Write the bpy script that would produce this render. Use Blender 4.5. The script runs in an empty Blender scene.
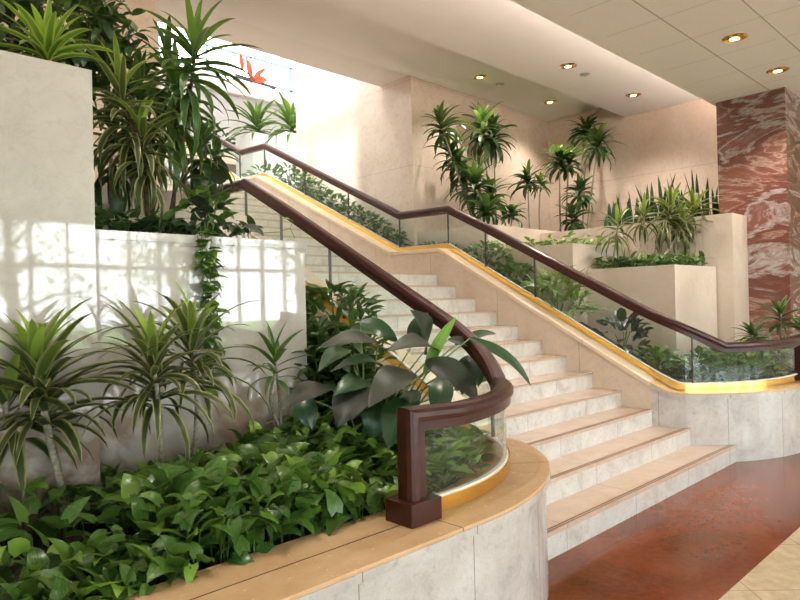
import bpy, math, random
from mathutils import Vector, Matrix
R = math.radians
PI = math.pi
C = bpy.context.scene.collection
sc = bpy.context.scene
rng = random.Random(7)

# ---------------------------------------------------------------- camera, world, exposure
EYE = Vector((0, 0, 1.556)); FPX = 641.36
yaw, pitch, roll = 0.76534, 0.00531, -0.02376
Fw = Vector((math.sin(yaw)*math.cos(pitch), math.cos(yaw)*math.cos(pitch), math.sin(pitch)))
Rt = Vector((math.cos(yaw), -math.sin(yaw), 0)); Up = Rt.cross(Fw)
R2 = Rt*math.cos(roll) + Up*math.sin(roll); U2 = -Rt*math.sin(roll) + Up*math.cos(roll)
cam_d = bpy.data.cameras.new('camera'); cam = bpy.data.objects.new('camera', cam_d); C.objects.link(cam)
cam_d.sensor_width = 36; cam_d.lens = FPX/800*36; cam_d.clip_end = 200
cam.matrix_world = Matrix(((R2.x, U2.x, -Fw.x, EYE.x), (R2.y, U2.y, -Fw.y, EYE.y), (R2.z, U2.z, -Fw.z, EYE.z), (0, 0, 0, 1)))
sc.camera = cam

def at(px, py, ax, val):
    """point of the place seen at a measured direction, on a known plane"""
    d = Fw + R2*((px-400)/FPX) - U2*((py-300)/FPX)
    i = 'XYZ'.index(ax)
    return EYE + d*((val-EYE[i])/d[i])

sc.view_settings.view_transform = 'Standard'; sc.view_settings.look = 'None'
sc.view_settings.exposure = 0.38; sc.view_settings.gamma = 1; sc.view_settings.use_curve_mapping = False
sc.cycles.use_denoising = True
sc.cycles.max_bounces = 7; sc.cycles.diffuse_bounces = 4; sc.cycles.glossy_bounces = 3
sc.cycles.transparent_max_bounces = 16; sc.cycles.transmission_bounces = 4
sc.cycles.caustics_reflective = False; sc.cycles.caustics_refractive = False
sc.cycles.sample_clamp_indirect = 6

w = bpy.data.worlds.new('world'); sc.world = w; w.use_nodes = True
bg = w.node_tree.nodes['Background']; bg.inputs[0].default_value = (0.93, 0.965, 1.0, 1); bg.inputs[1].default_value = 10.0

def link_light(name, kind, loc, energy, color, **kw):
    d = bpy.data.lights.new(name, kind); d.energy = energy; d.color = color
    rot = kw.pop('rot', (0, 0, 0)); par = kw.pop('parent', None)
    for k, v in kw.items(): setattr(d, k, v)
    o = bpy.data.objects.new(name, d); o.rotation_euler = rot; C.objects.link(o)
    if par: o.parent = par; o.location = Vector(loc) - par.location
    else: o.location = loc
    return o
WARM = (1.0, 0.89, 0.80)
# sun through the skylight over the upper flight
link_light('sun', 'SUN', (0, 10, 20), 5.0, (1, .97, .92), angle=R(3), rot=Vector((.62, .10, -.78)).to_track_quat('-Z', 'Y').to_euler())
# daylight entering at the tall lobby windows
for nm, lc, sx, sy, rt in (('window_portal', (3.1, -10.4, 2.1), 24, 3.3, (R(90), 0, 0)), ('skylight_portal', (6.6, 8.7, 9.7), 10.7, 3.2, (0, 0, 0)), ('gallery_portal', (6.6, 17.9, 8.9), 10.7, 2.2, (R(-90), 0, 0))):
    po = link_light(nm, 'AREA', lc, 1, (1, 1, 1), shape='RECTANGLE', size=sx, size_y=sy, rot=rt); po.data.cycles.is_portal = True
# cove lamp strip above the edge of the tiled ceiling
link_light('cove_light', 'AREA', (3.5, 2.93, 4.215), 330, (1, .83, .72), shape='RECTANGLE', size=14, size_y=.10, rot=(R(180), 0, 0))

# ---------------------------------------------------------------- helpers
class MB:
    def __init__(s): s.v = []; s.f = []; s.uv = []; s.t = []
    def vert(s, p, uv=(0, 0), t=0.5):
        s.v.append(tuple(p)); s.uv.append(uv); s.t.append(t); return len(s.v)-1
    def box(s, a, b, t=.5):
        x0, y0, z0 = a; x1, y1, z1 = b; n = len(s.v)
        for z in (z0, z1):
            for x, y in ((x0, y0), (x1, y0), (x1, y1), (x0, y1)): s.vert((x, y, z), (x+y, z), t)
        for q in ((0, 3, 2, 1), (4, 5, 6, 7), (0, 1, 5, 4), (1, 2, 6, 5), (2, 3, 7, 6), (3, 0, 4, 7)): s.f.append([n+i for i in q])
    def prism(s, poly, z0, z1):
        n = len(s.v); k = len(poly)
        for z in (z0, z1):
            for x, y in poly: s.vert((x, y, z), (x+y, z))
        s.f.append([n+i for i in range(k)][::-1]); s.f.append([n+k+i for i in range(k)])
        for i in range(k): j = (i+1) % k; s.f.append([n+i, n+j, n+k+j, n+k+i])
    def tube(s, pts, rad, n=6, cap=True, t=.5):
        pts = [Vector(p) for p in pts]
        if not hasattr(rad, '__len__'): rad = [rad]*len(pts)
        rings = []; L = 0
        for i, p in enumerate(pts):
            d = (pts[min(i+1, len(pts)-1)] - pts[max(i-1, 0)]).normalized()
            a = Vector((0, 0, 1)) if abs(d.z) < .9 else Vector((1, 0, 0))
            u = d.cross(a).normalized(); v = d.cross(u)
            if i: L += (p-pts[i-1]).length
            rings.append([s.vert(p + (u*math.cos(2*PI*k/n)+v*math.sin(2*PI*k/n))*rad[i], (k/n, L), t) for k in range(n)])
        for a, b in zip(rings, rings[1:]):
            for k in range(n): s.f.append([a[k], a[(k+1) % n], b[(k+1) % n], b[k]])
        if cap: s.f.append(rings[0][::-1]); s.f.append(rings[-1])
    def sweep(s, pts, prof, closed_ends=True):
        """mitred sweep; prof = [(side, up)], side is horizontal, to the right of travel"""
        pts = [Vector(p) for p in pts]; rings = []; segs = []; last = None
        for a, b in zip(pts, pts[1:]):
            d = (b-a).normalized(); h = Vector((d.x, d.y, 0))
            if h.length > .05: last = Vector((h.y, -h.x, 0)).normalized()
            sd = last if last is not None else Vector((1, 0, 0))
            segs.append((d, sd, sd.cross(d).normalized()))
        L = 0
        for i, p in enumerate(pts):
            if i: L += (p-pts[i-1]).length
            d, sd, up = segs[min(i, len(segs)-1)]
            d0 = segs[max(i-1, 0)][0]
            nb = (d + d0).normalized()
            r = []
            for k, (a, b) in enumerate(prof):
                q = p + sd*a + up*b
                q = q - d*((q-p).dot(nb)/d.dot(nb))
                r.append(s.vert(q, (L, b)))
            rings.append(r)
        m = len(prof)
        for a, b in zip(rings, rings[1:]):
            for k in range(m): s.f.append([a[k], b[k], b[(k+1) % m], a[(k+1) % m]])
        s.f.append(rings[0]); s.f.append(rings[-1][::-1])
    def wallstrip(s, outer, inner, zb, zt):
        """solid between two plan paths from zb[i] to zt[i]; uv = (arc length, z)"""
        rings = []; L = 0
        for i, (o, q) in enumerate(zip(outer, inner)):
            if i: L += (Vector(o)-Vector(outer[i-1])).length
            rings.append([s.vert((o[0], o[1], zb[i]), (L, zb[i])), s.vert((o[0], o[1], zt[i]), (L, zt[i])),
                          s.vert((q[0], q[1], zt[i]), (L, zt[i])), s.vert((q[0], q[1], zb[i]), (L, zb[i]))])
        for a, b in zip(rings, rings[1:]):
            for k in range(4): s.f.append([a[k], b[k], b[(k+1) % 4], a[(k+1) % 4]])
        s.f.append(rings[0]); s.f.append(rings[-1][::-1])
    def leaf(s, base, az, el, L, W, kind='strap', droop=1.0, seg=6, fold=.25, rollv=0.0, t=.5, curl=1.3):
        p = Vector(base); sd0 = Vector((-math.sin(az), math.cos(az), 0)); rows = []
        for i in range(seg+1):
            u = i/seg; e = el - droop*u**curl
            d = Vector((math.cos(e)*math.cos(az), math.cos(e)*math.sin(az), math.sin(e)))
            n = d.cross(sd0)*-1
            if n.z < 0 and abs(e) < PI/2: n = -n
            sd = sd0*math.cos(rollv) + n*math.sin(rollv); n2 = n*math.cos(rollv) - sd0*math.sin(rollv)
            hw = W/2*prof(kind, u)
            back = d*(-.18*W*max(0, 1-u*6)) if kind == 'heart' else Vector()
            rows.append([s.vert(p - sd*hw + n2*hw*fold + back, (0, u), t), s.vert(p, (.5, u), t), s.vert(p + sd*hw + n2*hw*fold + back, (1, u), t)])
            p = p + d*(L/seg)
        for a, b in zip(rows, rows[1:]):
            for k in range(2): s.f.append([a[k], a[k+1], b[k+1], b[k]])
    def blade(s, p0, p1, W, n=(-.35, -.5, .8), sag=.12, kind='ellip', seg=9, fold=.22, t=.5, wave=.0):
        p0 = Vector(p0); p1 = Vector(p1); d = p1-p0; L = d.length; dn = d.normalized(); n = Vector(n).normalized()
        sd = dn.cross(n).normalized(); nn = sd.cross(dn); rows = []
        for i in range(seg+1):
            u = i/seg; p = p0 + d*u + nn*(math.sin(u*PI)*sag*L); hw = W/2*prof(kind, u)
            wv = nn*math.sin(u*9)*wave*W
            rows.append([s.vert(p - sd*hw + nn*hw*fold + wv, (0, u), t), s.vert(p - sd*hw*.5 + nn*hw*fold*.7, (.25, u), t), s.vert(p, (.5, u), t),
                         s.vert(p + sd*hw*.5 + nn*hw*fold*.7, (.75, u), t), s.vert(p + sd*hw + nn*hw*fold - wv, (1, u), t)])
        for a, b in zip(rows, rows[1:]):
            for k in range(4): s.f.append([a[k], a[k+1], b[k+1], b[k]])
    def disc(s, c, r, n=20, r0=0, z1=None):
        c = Vector(c); z1 = c.z if z1 is None else z1
        o = [s.vert((c.x+r*math.cos(2*PI*k/n), c.y+r*math.sin(2*PI*k/n), c.z)) for k in range(n)]
        if r0:
            q = [s.vert((c.x+r0*math.cos(2*PI*k/n), c.y+r0*math.sin(2*PI*k/n), z1)) for k in range(n)]
            for k in range(n): s.f.append([o[k], o[(k+1) % n], q[(k+1) % n], q[k]])
        else: s.f.append(o)
    def build(s, name, mat, parent=None, smooth=False, tag_=None, bevel=0, kind=None):
        me = bpy.data.meshes.new(name)
        if parent is not None:
            off = Vector(); q = parent
            while q is not None: off += q.location; q = q.parent
            loc = Vector()
        else:
            xs = [v[0] for v in s.v]; ys = [v[1] for v in s.v]
            off = Vector(((min(xs)+max(xs))/2, (min(ys)+max(ys))/2, min(v[2] for v in s.v))); loc = off.copy()
        me.from_pydata([(v[0]-off.x, v[1]-off.y, v[2]-off.z) for v in s.v], [], s.f)
        ul = me.uv_layers.new(name='UVMap')
        idx = [0]*len(me.loops); me.loops.foreach_get('vertex_index', idx)
        ul.data.foreach_set('uv', [c for i in idx for c in s.uv[i]])
        a = me.attributes.new('tint', 'FLOAT', 'POINT'); a.data.foreach_set('value', s.t)
        if smooth: me.polygons.foreach_set('use_smooth', [True]*len(me.polygons))
        for m in (mat if isinstance(mat, (list, tuple)) else [mat]): me.materials.append(m)
        me.update()
        o = bpy.data.objects.new(name, me); C.objects.link(o); o.location = loc
        if parent is not None: o.parent = parent
        if bevel:
            b = o.modifiers.new('bevel', 'BEVEL'); b.width = bevel; b.segments = 2; b.limit_method = 'ANGLE'
        if tag_: tag(o, *tag_)
        if kind: o['kind'] = kind
        return o

def prof(kind, u):
    if kind == 'strap': return min(1, .35+u*3.2)*max(0, 1-u**2.6)**.8 + .01
    if kind == 'heart': return max(0.02, (min(1, .62+u*2.6))*max(0, 1-u**1.5)**.85)
    if kind == 'ellip': return max(.03, math.sin(PI*min(1, (u*.97+.03))**.85)**.8) if u < 1 else .02
    if kind == 'sword': return min(1, .5+u*1.5)*max(0, 1-u**4)**.9 + .01
    if kind == 'oval': return max(.05, math.sin(PI*(u*.9+.06))**.6) if u < 1 else .12
    return 1
def tag(o, label, cat, group=None, kind=None):
    o['label'] = label; o['category'] = cat
    if group: o['group'] = group
    if kind: o['kind'] = kind
    return o
def thing(name, label, cat, loc, group=None):
    o = bpy.data.objects.new(name, None); C.objects.link(o); o.location = Vector(loc); o.empty_display_size = .1
    return tag(o, label, cat, group)

# ---------------------------------------------------------------- materials
def newmat(name):
    m = bpy.data.materials.new(name); m.use_nodes = True; nt = m.node_tree
    return m, nt, nt.nodes['Principled BSDF'], nt.nodes.new, nt.links.new
def sset(nt, node, **kw):
    for k, v in kw.items(): node.inputs[k].default_value = v
def ramp(nt, stops):
    r = nt.nodes.new('ShaderNodeValToRGB'); e = r.color_ramp.elements
    while len(e) > 1: e.remove(e[-1])
    e[0].position = stops[0][0]; e[0].color = (*stops[0][1], 1)
    for p, c in stops[1:]: x = e.new(p); x.color = (*c, 1)
    return r
def mixc(nt, fac, a, b, mode='MIX'):
    m = nt.nodes.new('ShaderNodeMix'); m.data_type = 'RGBA'; m.blend_type = mode
    for sck, v in ((m.inputs[0], fac), (m.inputs[6], a), (m.inputs[7], b)):
        if hasattr(v, 'is_linked'): nt.links.new(v, sck)
        else: sck.default_value = v if not isinstance(v, tuple) else (*v, 1)
    return m.outputs[2]
def mathn(nt, op, a, b=0.0):
    m = nt.nodes.new('ShaderNodeMath'); m.operation = op
    for i, v in enumerate((a, b)):
        if hasattr(v, 'is_linked'): nt.links.new(v, m.inputs[i])
        else: m.inputs[i].default_value = v
    return m.outputs[0]
def coords(nt, kind='Object', scale=(1, 1, 1), rot=(0, 0, 0)):
    if kind == 'World': src = nt.nodes.new('ShaderNodeNewGeometry').outputs['Position']
    else: src = nt.nodes.new('ShaderNodeTexCoord').outputs[kind]
    mp = nt.nodes.new('ShaderNodeMapping'); nt.links.new(src, mp.inputs[0])
    mp.inputs['Scale'].default_value = scale; mp.inputs['Rotation'].default_value = rot
    return mp.outputs[0]
def noise(nt, vec, scale, detail=5, rough=.55, dist=0):
    n = nt.nodes.new('ShaderNodeTexNoise'); nt.links.new(vec, n.inputs['Vector'])
    sset(nt, n, Scale=scale, Detail=detail, Roughness=rough, Distortion=dist); return n.outputs['Fac']
def joint_mask(nt, coord, period, width, offset=0.0):
    """1 on a joint line, else 0"""
    a = mathn(nt, 'ADD', coord, 1000*period+offset)
    m = mathn(nt, 'MODULO', a, period)
    return mathn(nt, 'LESS_THAN', m, width)

def marble(name, base, dark, light, rough=.12, scale=3.0, joints=None, joint_col=None, uvj=None, spec=.5, coat=0.0, vein=.35, stain=False):
    """fossil-mottled cream marble"""
    m, nt, b, N, Lk = newmat(name)
    v = coords(nt, 'World')
    n1 = noise(nt, v, scale, 8, .62, .6); n2 = noise(nt, v, scale*7, 6, .7, .3)
    r1 = ramp(nt, [(.30, dark), (.47, base), (.68, light)]); Lk(n1, r1.inputs[0])
    r2 = ramp(nt, [(.34, tuple(c*(1-vein) for c in base)), (.46, base), (.62, base), (.72, tuple(min(1, c*1.12) for c in base))]); Lk(n2, r2.inputs[0])
    col = mixc(nt, .5, r1.outputs[0], r2.outputs[0])
    vo = N('ShaderNodeTexVoronoi'); vo.feature = 'DISTANCE_TO_EDGE'; vo.inputs['Scale'].default_value = scale*4
    dv = N('ShaderNodeVectorMath'); dv.operation = 'ADD'; Lk(v, dv.inputs[0])
    nz = N('ShaderNodeTexNoise'); nz.inputs['Scale'].default_value = scale*3; Lk(v, nz.inputs['Vector'])
    sc_ = N('ShaderNodeVectorMath'); sc_.operation = 'SCALE'; Lk(nz.outputs['Color'], sc_.inputs[0]); sc_.inputs['Scale'].default_value = .25
    Lk(sc_.outputs[0], dv.inputs[1]); Lk(dv.outputs[0], vo.inputs['Vector'])
    rv = ramp(nt, [(0, (1, 1, 1)), (.06, (0, 0, 0))]); Lk(vo.outputs['Distance'], rv.inputs[0])
    fac = mathn(nt, 'MULTIPLY', rv.outputs[0], vein*.5)
    col = mixc(nt, fac, col, tuple(c*.72 for c in dark))
    jc = joint_col or tuple(c*.55 for c in dark)
    if joints:
        for ax, per, wd, off in joints:
            sp = N('ShaderNodeSeparateXYZ'); Lk(v, sp.inputs[0])
            col = mixc(nt, joint_mask(nt, sp.outputs['XYZ'.index(ax)], per, wd, off), col, jc)
    if uvj:
        uv = coords(nt, 'UV'); sp = N('ShaderNodeSeparateXYZ'); Lk(uv, sp.inputs[0])
        for ax, per, wd, off in uvj: col = mixc(nt, joint_mask(nt, sp.outputs['XY'.index(ax)], per, wd, off), col, jc)
    if stain:
        sz = N('ShaderNodeSeparateXYZ'); Lk(v, sz.inputs[0])
        hz = ramp(nt, [(.0, (1, 1, 1)), (.74, (1, 1, 1)), (.96, (0, 0, 0))]); Lk(mathn(nt, 'MULTIPLY', sz.outputs[2], .8), hz.inputs[0])
        sn = ramp(nt, [(.44, (0, 0, 0)), (.54, (1, 1, 1))]); Lk(noise(nt, v, 2.3, 4, .6, .4), sn.inputs[0])
        col = mixc(nt, mathn(nt, 'MULTIPLY', mathn(nt, 'MULTIPLY', hz.outputs[0], sn.outputs[0]), .7), col, (.22, .12, .06))
    Lk(col, b.inputs['Base Color'])
    rr = ramp(nt, [(.3, (rough*1.5,)*3), (.7, (rough*.7,)*3)]); Lk(n2, rr.inputs[0]); Lk(rr.outputs[0], b.inputs['Roughness'])
    b.inputs['Specular IOR Level'].default_value = spec; b.inputs['Coat Weight'].default_value = coat; b.inputs['Coat Roughness'].default_value = .03
    return m
def plain(name, col, rough=.5, metal=0, emit=None, es=1, var=.0, vscale=20):
    m, nt, b, N, Lk = newmat(name)
    b.inputs['Base Color'].default_value = (*col, 1); b.inputs['Roughness'].default_value = rough; b.inputs['Metallic'].default_value = metal
    if var:
        n = noise(nt, coords(nt, 'World'), vscale); r = ramp(nt, [(.3, tuple(c*(1-var) for c in col)), (.7, tuple(min(1, c*(1+var)) for c in col))])
        Lk(n, r.inputs[0]); Lk(r.outputs[0], b.inputs['Base Color'])
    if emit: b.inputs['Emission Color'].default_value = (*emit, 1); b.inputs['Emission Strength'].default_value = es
    return m
def leafmat(name, mid, edge=None, edge_at=.6, tip=None, rough=.35, hi=None, streak=.25, trans=.22, soft=.12, vein=False, mottle=None):
    m, nt, b, N, Lk = newmat(name)
    uv = N('ShaderNodeTexCoord').outputs['UV']; sp = N('ShaderNodeSeparateXYZ'); Lk(uv, sp.inputs[0])
    u = mathn(nt, 'MULTIPLY', mathn(nt, 'ABSOLUTE', mathn(nt, 'SUBTRACT', sp.outputs[0], .5)), 2)
    mp = N('ShaderNodeMapping'); Lk(uv, mp.inputs[0]); mp.inputs['Scale'].default_value = (9, .8, 1)
    at_ = N('ShaderNodeAttribute'); at_.attribute_name = 'tint'; tint = at_.outputs['Fac']
    add = N('ShaderNodeCombineXYZ'); Lk(tint, add.inputs[2]); va = N('ShaderNodeVectorMath'); Lk(mp.outputs[0], va.inputs[0]); Lk(add.outputs[0], va.inputs[1])
    st = noise(nt, va.outputs[0], 2.2, 2)
    dk = tuple(c*(1-streak) for c in mid); lt = tuple(min(1, c*(1+streak)) for c in mid)
    r = ramp(nt, [(.35, dk), (.65, lt)]); Lk(st, r.inputs[0]); col = r.outputs[0]
    if edge:
        er = ramp(nt, [(max(0, edge_at-soft), (0, 0, 0)), (min(1, edge_at+soft), (1, 1, 1))]); Lk(u, er.inputs[0])
        col = mixc(nt, er.outputs[0], col, edge)
    if mottle:
        nz = noise(nt, va.outputs[0], 5, 3); mr = ramp(nt, [(.56, (0, 0, 0)), (.66, (1, 1, 1))]); Lk(nz, mr.inputs[0])
        col = mixc(nt, mathn(nt, 'MULTIPLY', mr.outputs[0], .55), col, mottle)
    if vein:
        mr = ramp(nt, [(.0, (1, 1, 1)), (.07, (0, 0, 0))]); Lk(u, mr.inputs[0])
        wv = mathn(nt, 'SINE', mathn(nt, 'MULTIPLY', mathn(nt, 'SUBTRACT', sp.outputs[1], mathn(nt, 'MULTIPLY', u, .25)), 75))
        vr = ramp(nt, [(.78, (0, 0, 0)), (1, (1, 1, 1))]); Lk(wv, vr.inputs[0])
        col = mixc(nt, mathn(nt, 'MULTIPLY', mathn(nt, 'MAXIMUM', mr.outputs[0], mathn(nt, 'MULTIPLY', vr.outputs[0], .45)), .5), col, tuple(min(1, c*2.2+.02) for c in mid))
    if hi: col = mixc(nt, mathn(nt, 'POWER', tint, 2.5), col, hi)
    Lk(col, b.inputs['Base Color']); b.inputs['Roughness'].default_value = rough
    tr = N('ShaderNodeBsdfTranslucent'); Lk(mixc(nt, .35, col, (.35, .55, .08)), tr.inputs[0])
    mx = N('ShaderNodeMixShader'); mx.inputs[0].default_value = trans
    Lk(b.outputs[0], mx.inputs[1]); Lk(tr.outputs[0], mx.inputs[2]); Lk(mx.outputs[0], nt.nodes['Material Output'].inputs[0])
    return m
def glassmat(name, tintc=(.94, .985, .97), refl=1.0):
    m, nt, b, N, Lk = newmat(name); nt.nodes.remove(b)
    t = N('ShaderNodeBsdfTransparent'); t.inputs[0].default_value = (*tintc, 1)
    g = N('ShaderNodeBsdfGlossy'); g.inputs['Roughness'].default_value = .01
    lw = N('ShaderNodeLayerWeight'); lw.inputs[0].default_value = .5; schl = mathn(nt, 'ADD', mathn(nt, 'MULTIPLY', mathn(nt, 'POWER', lw.outputs['Facing'], 5), .9), .035)
    mx = N('ShaderNodeMixShader'); Lk(mathn(nt, 'MULTIPLY', schl, refl), mx.inputs[0]); Lk(t.outputs[0], mx.inputs[1]); Lk(g.outputs[0], mx.inputs[2])
    Lk(mx.outputs[0], nt.nodes['Material Output'].inputs[0]); return m

CREAM = dict(base=(.49, .45, .405), dark=(.33, .295, .255), light=(.62, .59, .545))
M = {}
M['wall_marble'] = marble('polished_cream_marble', **CREAM, rough=.03, scale=2.2, spec=.6, coat=.35, vein=.16, stain=True)
M['curb'] = marble('curb_marble', (.55, .52, .49), (.34, .31, .285), (.72, .70, .68), rough=.13, scale=4, uvj=[('X', .62, .004, .1)], vein=.3)
M['stringer'] = marble('stringer_marble', (.68, .56, .44), (.55, .43, .33), (.76, .66, .55), rough=.15, scale=3.5, uvj=[('X', 1.05, .005, .3)], vein=.2)
M['wall_warm'] = marble('wall_travertine', (.72, .58, .47), (.60, .45, .35), (.81, .69, .59), rough=.28, scale=1.4, joints=[('Z', 1.3, .006, .25)], vein=.15, joint_col=(.45, .36, .28))
M['planter'] = marble('planter_travertine', (.68, .57, .475), (.56, .44, .355), (.76, .67, .58), rough=.2, scale=2.5, vein=.15)
M['riser'] = marble('riser_marble', (.64, .62, .58), (.38, .36, .32), (.80, .79, .77), rough=.16, scale=5, vein=.4, joints=[('X', .92, .004, .2)])
M['tread'] = marble('tread_marble', (.60, .45, .34), (.50, .36, .26), (.69, .55, .44), rough=.14, scale=4, vein=.12, joints=[('X', .92, .004, .2)])
M['cap'] = marble('cap_marble', (.66, .43, .235), (.55, .34, .17), (.74, .53, .33), rough=.2, scale=5, vein=.15, uvj=[('X', 1.2, .006, .65)], joint_col=(.2, .13, .08))
M['cap2'] = marble('cap_marble_pale', (.76, .62, .46), (.66, .51, .36), (.82, .72, .58), rough=.2, scale=5, vein=.12, uvj=[('X', .95, .005, .25)], joint_col=(.4, .3, .2))
M['nosing'] = plain('dark_nosing_strip', (.10, .045, .03), .4); M['nosing2'] = plain('brown_nosing_strip', (.42, .32, .25), .4)
M['white'] = plain('white_plaster', (.87, .84, .81), .7, var=.02, vscale=3)
M['soffit'] = plain('soffit_plaster', (.90, .88, .87), .7, var=.02, vscale=3)
M['brass'] = plain('polished_brass', (.92, .60, .16), .16, 1)
M['steel'] = plain('dark_steel', (.12, .11, .11), .35, .8)
M['soil'] = plain('dark_soil', (.030, .019, .012), .95, var=.5, vscale=60)
M['glass'] = glassmat('clear_glass'); M['glass_edge'] = plain('glass_edge', (.35, .55, .5), .1)
M['pane'] = glassmat('window_pane', (.97, .99, .99), .6)
M['lamp'] = plain('lamp_face', (1, .9, .7), .4, emit=(1, .85, .6), es=6)
M['frame'] = plain('window_frame', (.22, .21, .2), .5)
M['grass'] = plain('outdoor_grass', (.14, .26, .06), .9, var=.4, vscale=2)
M['bounce_ground'] = plain('pale_bounce_ground', (.74, .72, .70), .8, var=.05, vscale=2)  # pale colour of the ground added outside as a light bouncer
M['bark'] = plain('bark', (.10, .07, .045), .9, var=.4, vscale=30)
M['cane'] = plain('cane_bark', (.30, .27, .20), .8, var=.4, vscale=70)
M['cane_green'] = plain('green_stem', (.16, .22, .07), .6, var=.3, vscale=50)
M['stem'] = plain('petiole', (.13, .20, .05), .5)
# mahogany
m, nt, b, N, Lk = newmat('mahogany')
nn = noise(nt, coords(nt, 'World', (3, 3, 12)), 2, 3); r = ramp(nt, [(.25, (.034, .008, .006)), (.75, (.064, .015, .010))]); Lk(nn, r.inputs[0]); Lk(r.outputs[0], b.inputs['Base Color'])
b.inputs['Roughness'].default_value = .32; b.inputs['Specular IOR Level'].default_value = .35; b.inputs['Coat Weight'].default_value = .15; b.inputs['Coat Roughness'].default_value = .08; M['wood'] = m
# red banded marble of the column
m, nt, b, N, Lk = newmat('red_banded_marble')
v = coords(nt, 'World', (1, 1, 3.2)); nA = N('ShaderNodeTexNoise'); sset(nt, nA, Scale=.75, Detail=9, Roughness=.62, Distortion=.9); Lk(v, nA.inputs['Vector'])
r = ramp(nt, [(.30, (.07, .045, .045)), (.37, (.17, .070, .052)), (.43, (.24, .105, .075)), (.455, (.40, .29, .24)), (.475, (.20, .080, .058)), (.54, (.14, .055, .043)), (.575, (.46, .40, .37)), (.60, (.36, .30, .29)), (.625, (.22, .075, .05)), (.70, (.30, .25, .245))]); Lk(nA.outputs['Fac'], r.inputs[0])
v2 = coords(nt, 'World', (1, 1, 2.2)); nB = noise(nt, v2, 2.2, 8, .75, 2.0); r2 = ramp(nt, [(.44, (0, 0, 0)), (.5, (1, 1, 1)), (.56, (0, 0, 0))]); Lk(nB, r2.inputs[0])
col = mixc(nt, mathn(nt, 'MULTIPLY', r2.outputs[0], .5), r.outputs[0], (.20, .06, .04))
Lk(col, b.inputs['Base Color']); b.inputs['Roughness'].default_value = .22; M['red'] = m
# floor: dark red granite band along the steps, cream tiles laid diagonally beyond
m, nt, b, N, Lk = newmat('lobby_floor')
v = coords(nt, 'World'); sp = N('ShaderNodeSeparateXYZ'); Lk(v, sp.inputs[0])
n1 = noise(nt, v, 1.3, 6, .6, .8); n2 = noise(nt, v, 26, 3, .6); n3 = noise(nt, v, 14, 4, .6)
rA = ramp(nt, [(.32, (.10, .022, .009)), (.5, (.18, .042, .015)), (.68, (.26, .070, .026))]); Lk(n1, rA.inputs[0])
rB = ramp(nt, [(.35, (.12, .027, .011)), (.65, (.22, .058, .022))]); Lk(n2, rB.inputs[0])
redc = mixc(nt, .4, rA.outputs[0], rB.outputs[0])
j = mathn(nt, 'LESS_THAN', mathn(nt, 'ABSOLUTE', mathn(nt, 'SUBTRACT', sp.outputs[1], 2.02)), .004)
redc = mixc(nt, mathn(nt, 'MULTIPLY', j, .6), redc, (.10, .03, .02))
j = joint_mask(nt, sp.outputs[0], 1.2, .004, .3); redc = mixc(nt, mathn(nt, 'MULTIPLY', j, .5), redc, (.10, .03, .02))
rC = ramp(nt, [(.3, (.46, .36, .23)), (.7, (.60, .49, .34))]); Lk(n3, rC.inputs[0]); tile = rC.outputs[0]
v45 = coords(nt, 'World', (1, 1, 1), (0, 0, R(45))); s45 = N('ShaderNodeSeparateXYZ'); Lk(v45, s45.inputs[0])
for k in (0, 1): tile = mixc(nt, joint_mask(nt, s45.outputs[k], .62, .006, (.12, .30)[k]), tile, (.28, .21, .13))
sel = mathn(nt, 'GREATER_THAN', sp.outputs[1], 1.27)
Lk(mixc(nt, sel, tile, redc), b.inputs['Base Color']); b.inputs['Roughness'].default_value = .13; b.inputs['Specular IOR Level'].default_value = .4; M['floor'] = m
# ceiling tiles
m, nt, b, N, Lk = newmat('ceiling_tiles')
v = coords(nt, 'World'); sp = N('ShaderNodeSeparateXYZ'); Lk(v, sp.inputs[0]); col = (.92, .91, .92)
n2 = noise(nt, v, 120, 3); r = ramp(nt, [(.3, tuple(c*.94 for c in col)), (.7, tuple(c*1.03 for c in col))]); Lk(n2, r.inputs[0]); c_ = r.outputs[0]
M['tiles'] = m
T0X, T0Y, TP = 5.169+.535, 2.479, .672
c_ = mixc(nt, joint_mask(nt, sp.outputs[0], TP, .008, -T0X+.004), c_, (.62, .57, .52))
c_ = mixc(nt, joint_mask(nt, sp.outputs[1], .62, .014, -T0Y+.007), c_, (.52, .47, .42))
Lk(c_, b.inputs['Base Color']); b.inputs['Roughness'].default_value = .8
# foliage
M['drac_var'] = leafmat('variegated_strap_leaf', (0.039, 0.062, 0.019), (0.312, 0.296, 0.117), .66, hi=(0.296, 0.429, 0.062), streak=.4)
M['drac_dark'] = leafmat('dark_strap_leaf', (0.023, 0.066, 0.020), (0.078, 0.133, 0.039), .8, hi=(0.125, 0.234, 0.039), streak=.3)
M['drac_lime'] = leafmat('lime_strap_leaf', (0.094, 0.203, 0.023), (0.359, 0.452, 0.078), .55, hi=(0.312, 0.429, 0.047), streak=.3)
M['drac_green'] = leafmat('green_strap_leaf', (0.039, 0.109, 0.023), (0.125, 0.218, 0.047), .75, hi=(0.195, 0.328, 0.047), streak=.3)
M['pothos'] = leafmat('pothos_leaf', (.032, .108, .014), None, hi=(.25, .43, .06), mottle=(.44, .50, .16), streak=.2, rough=.28)
M['bush_dark'] = leafmat('dark_bush_leaf', (0.020, 0.051, 0.017), None, hi=(0.062, 0.125, 0.031), streak=.2)
M['bush_mid'] = leafmat('mid_bush_leaf', (0.043, 0.109, 0.027), None, hi=(0.187, 0.281, 0.070), streak=.25)
M['bush_lite'] = leafmat('light_bush_leaf', (0.125, 0.234, 0.039), (0.265, 0.343, 0.094), .6, hi=(0.328, 0.406, 0.109), streak=.2)
M['bush_blue'] = leafmat('blue_green_leaf', (0.055, 0.133, 0.062), None, hi=(0.140, 0.250, 0.094), streak=.2)
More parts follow.
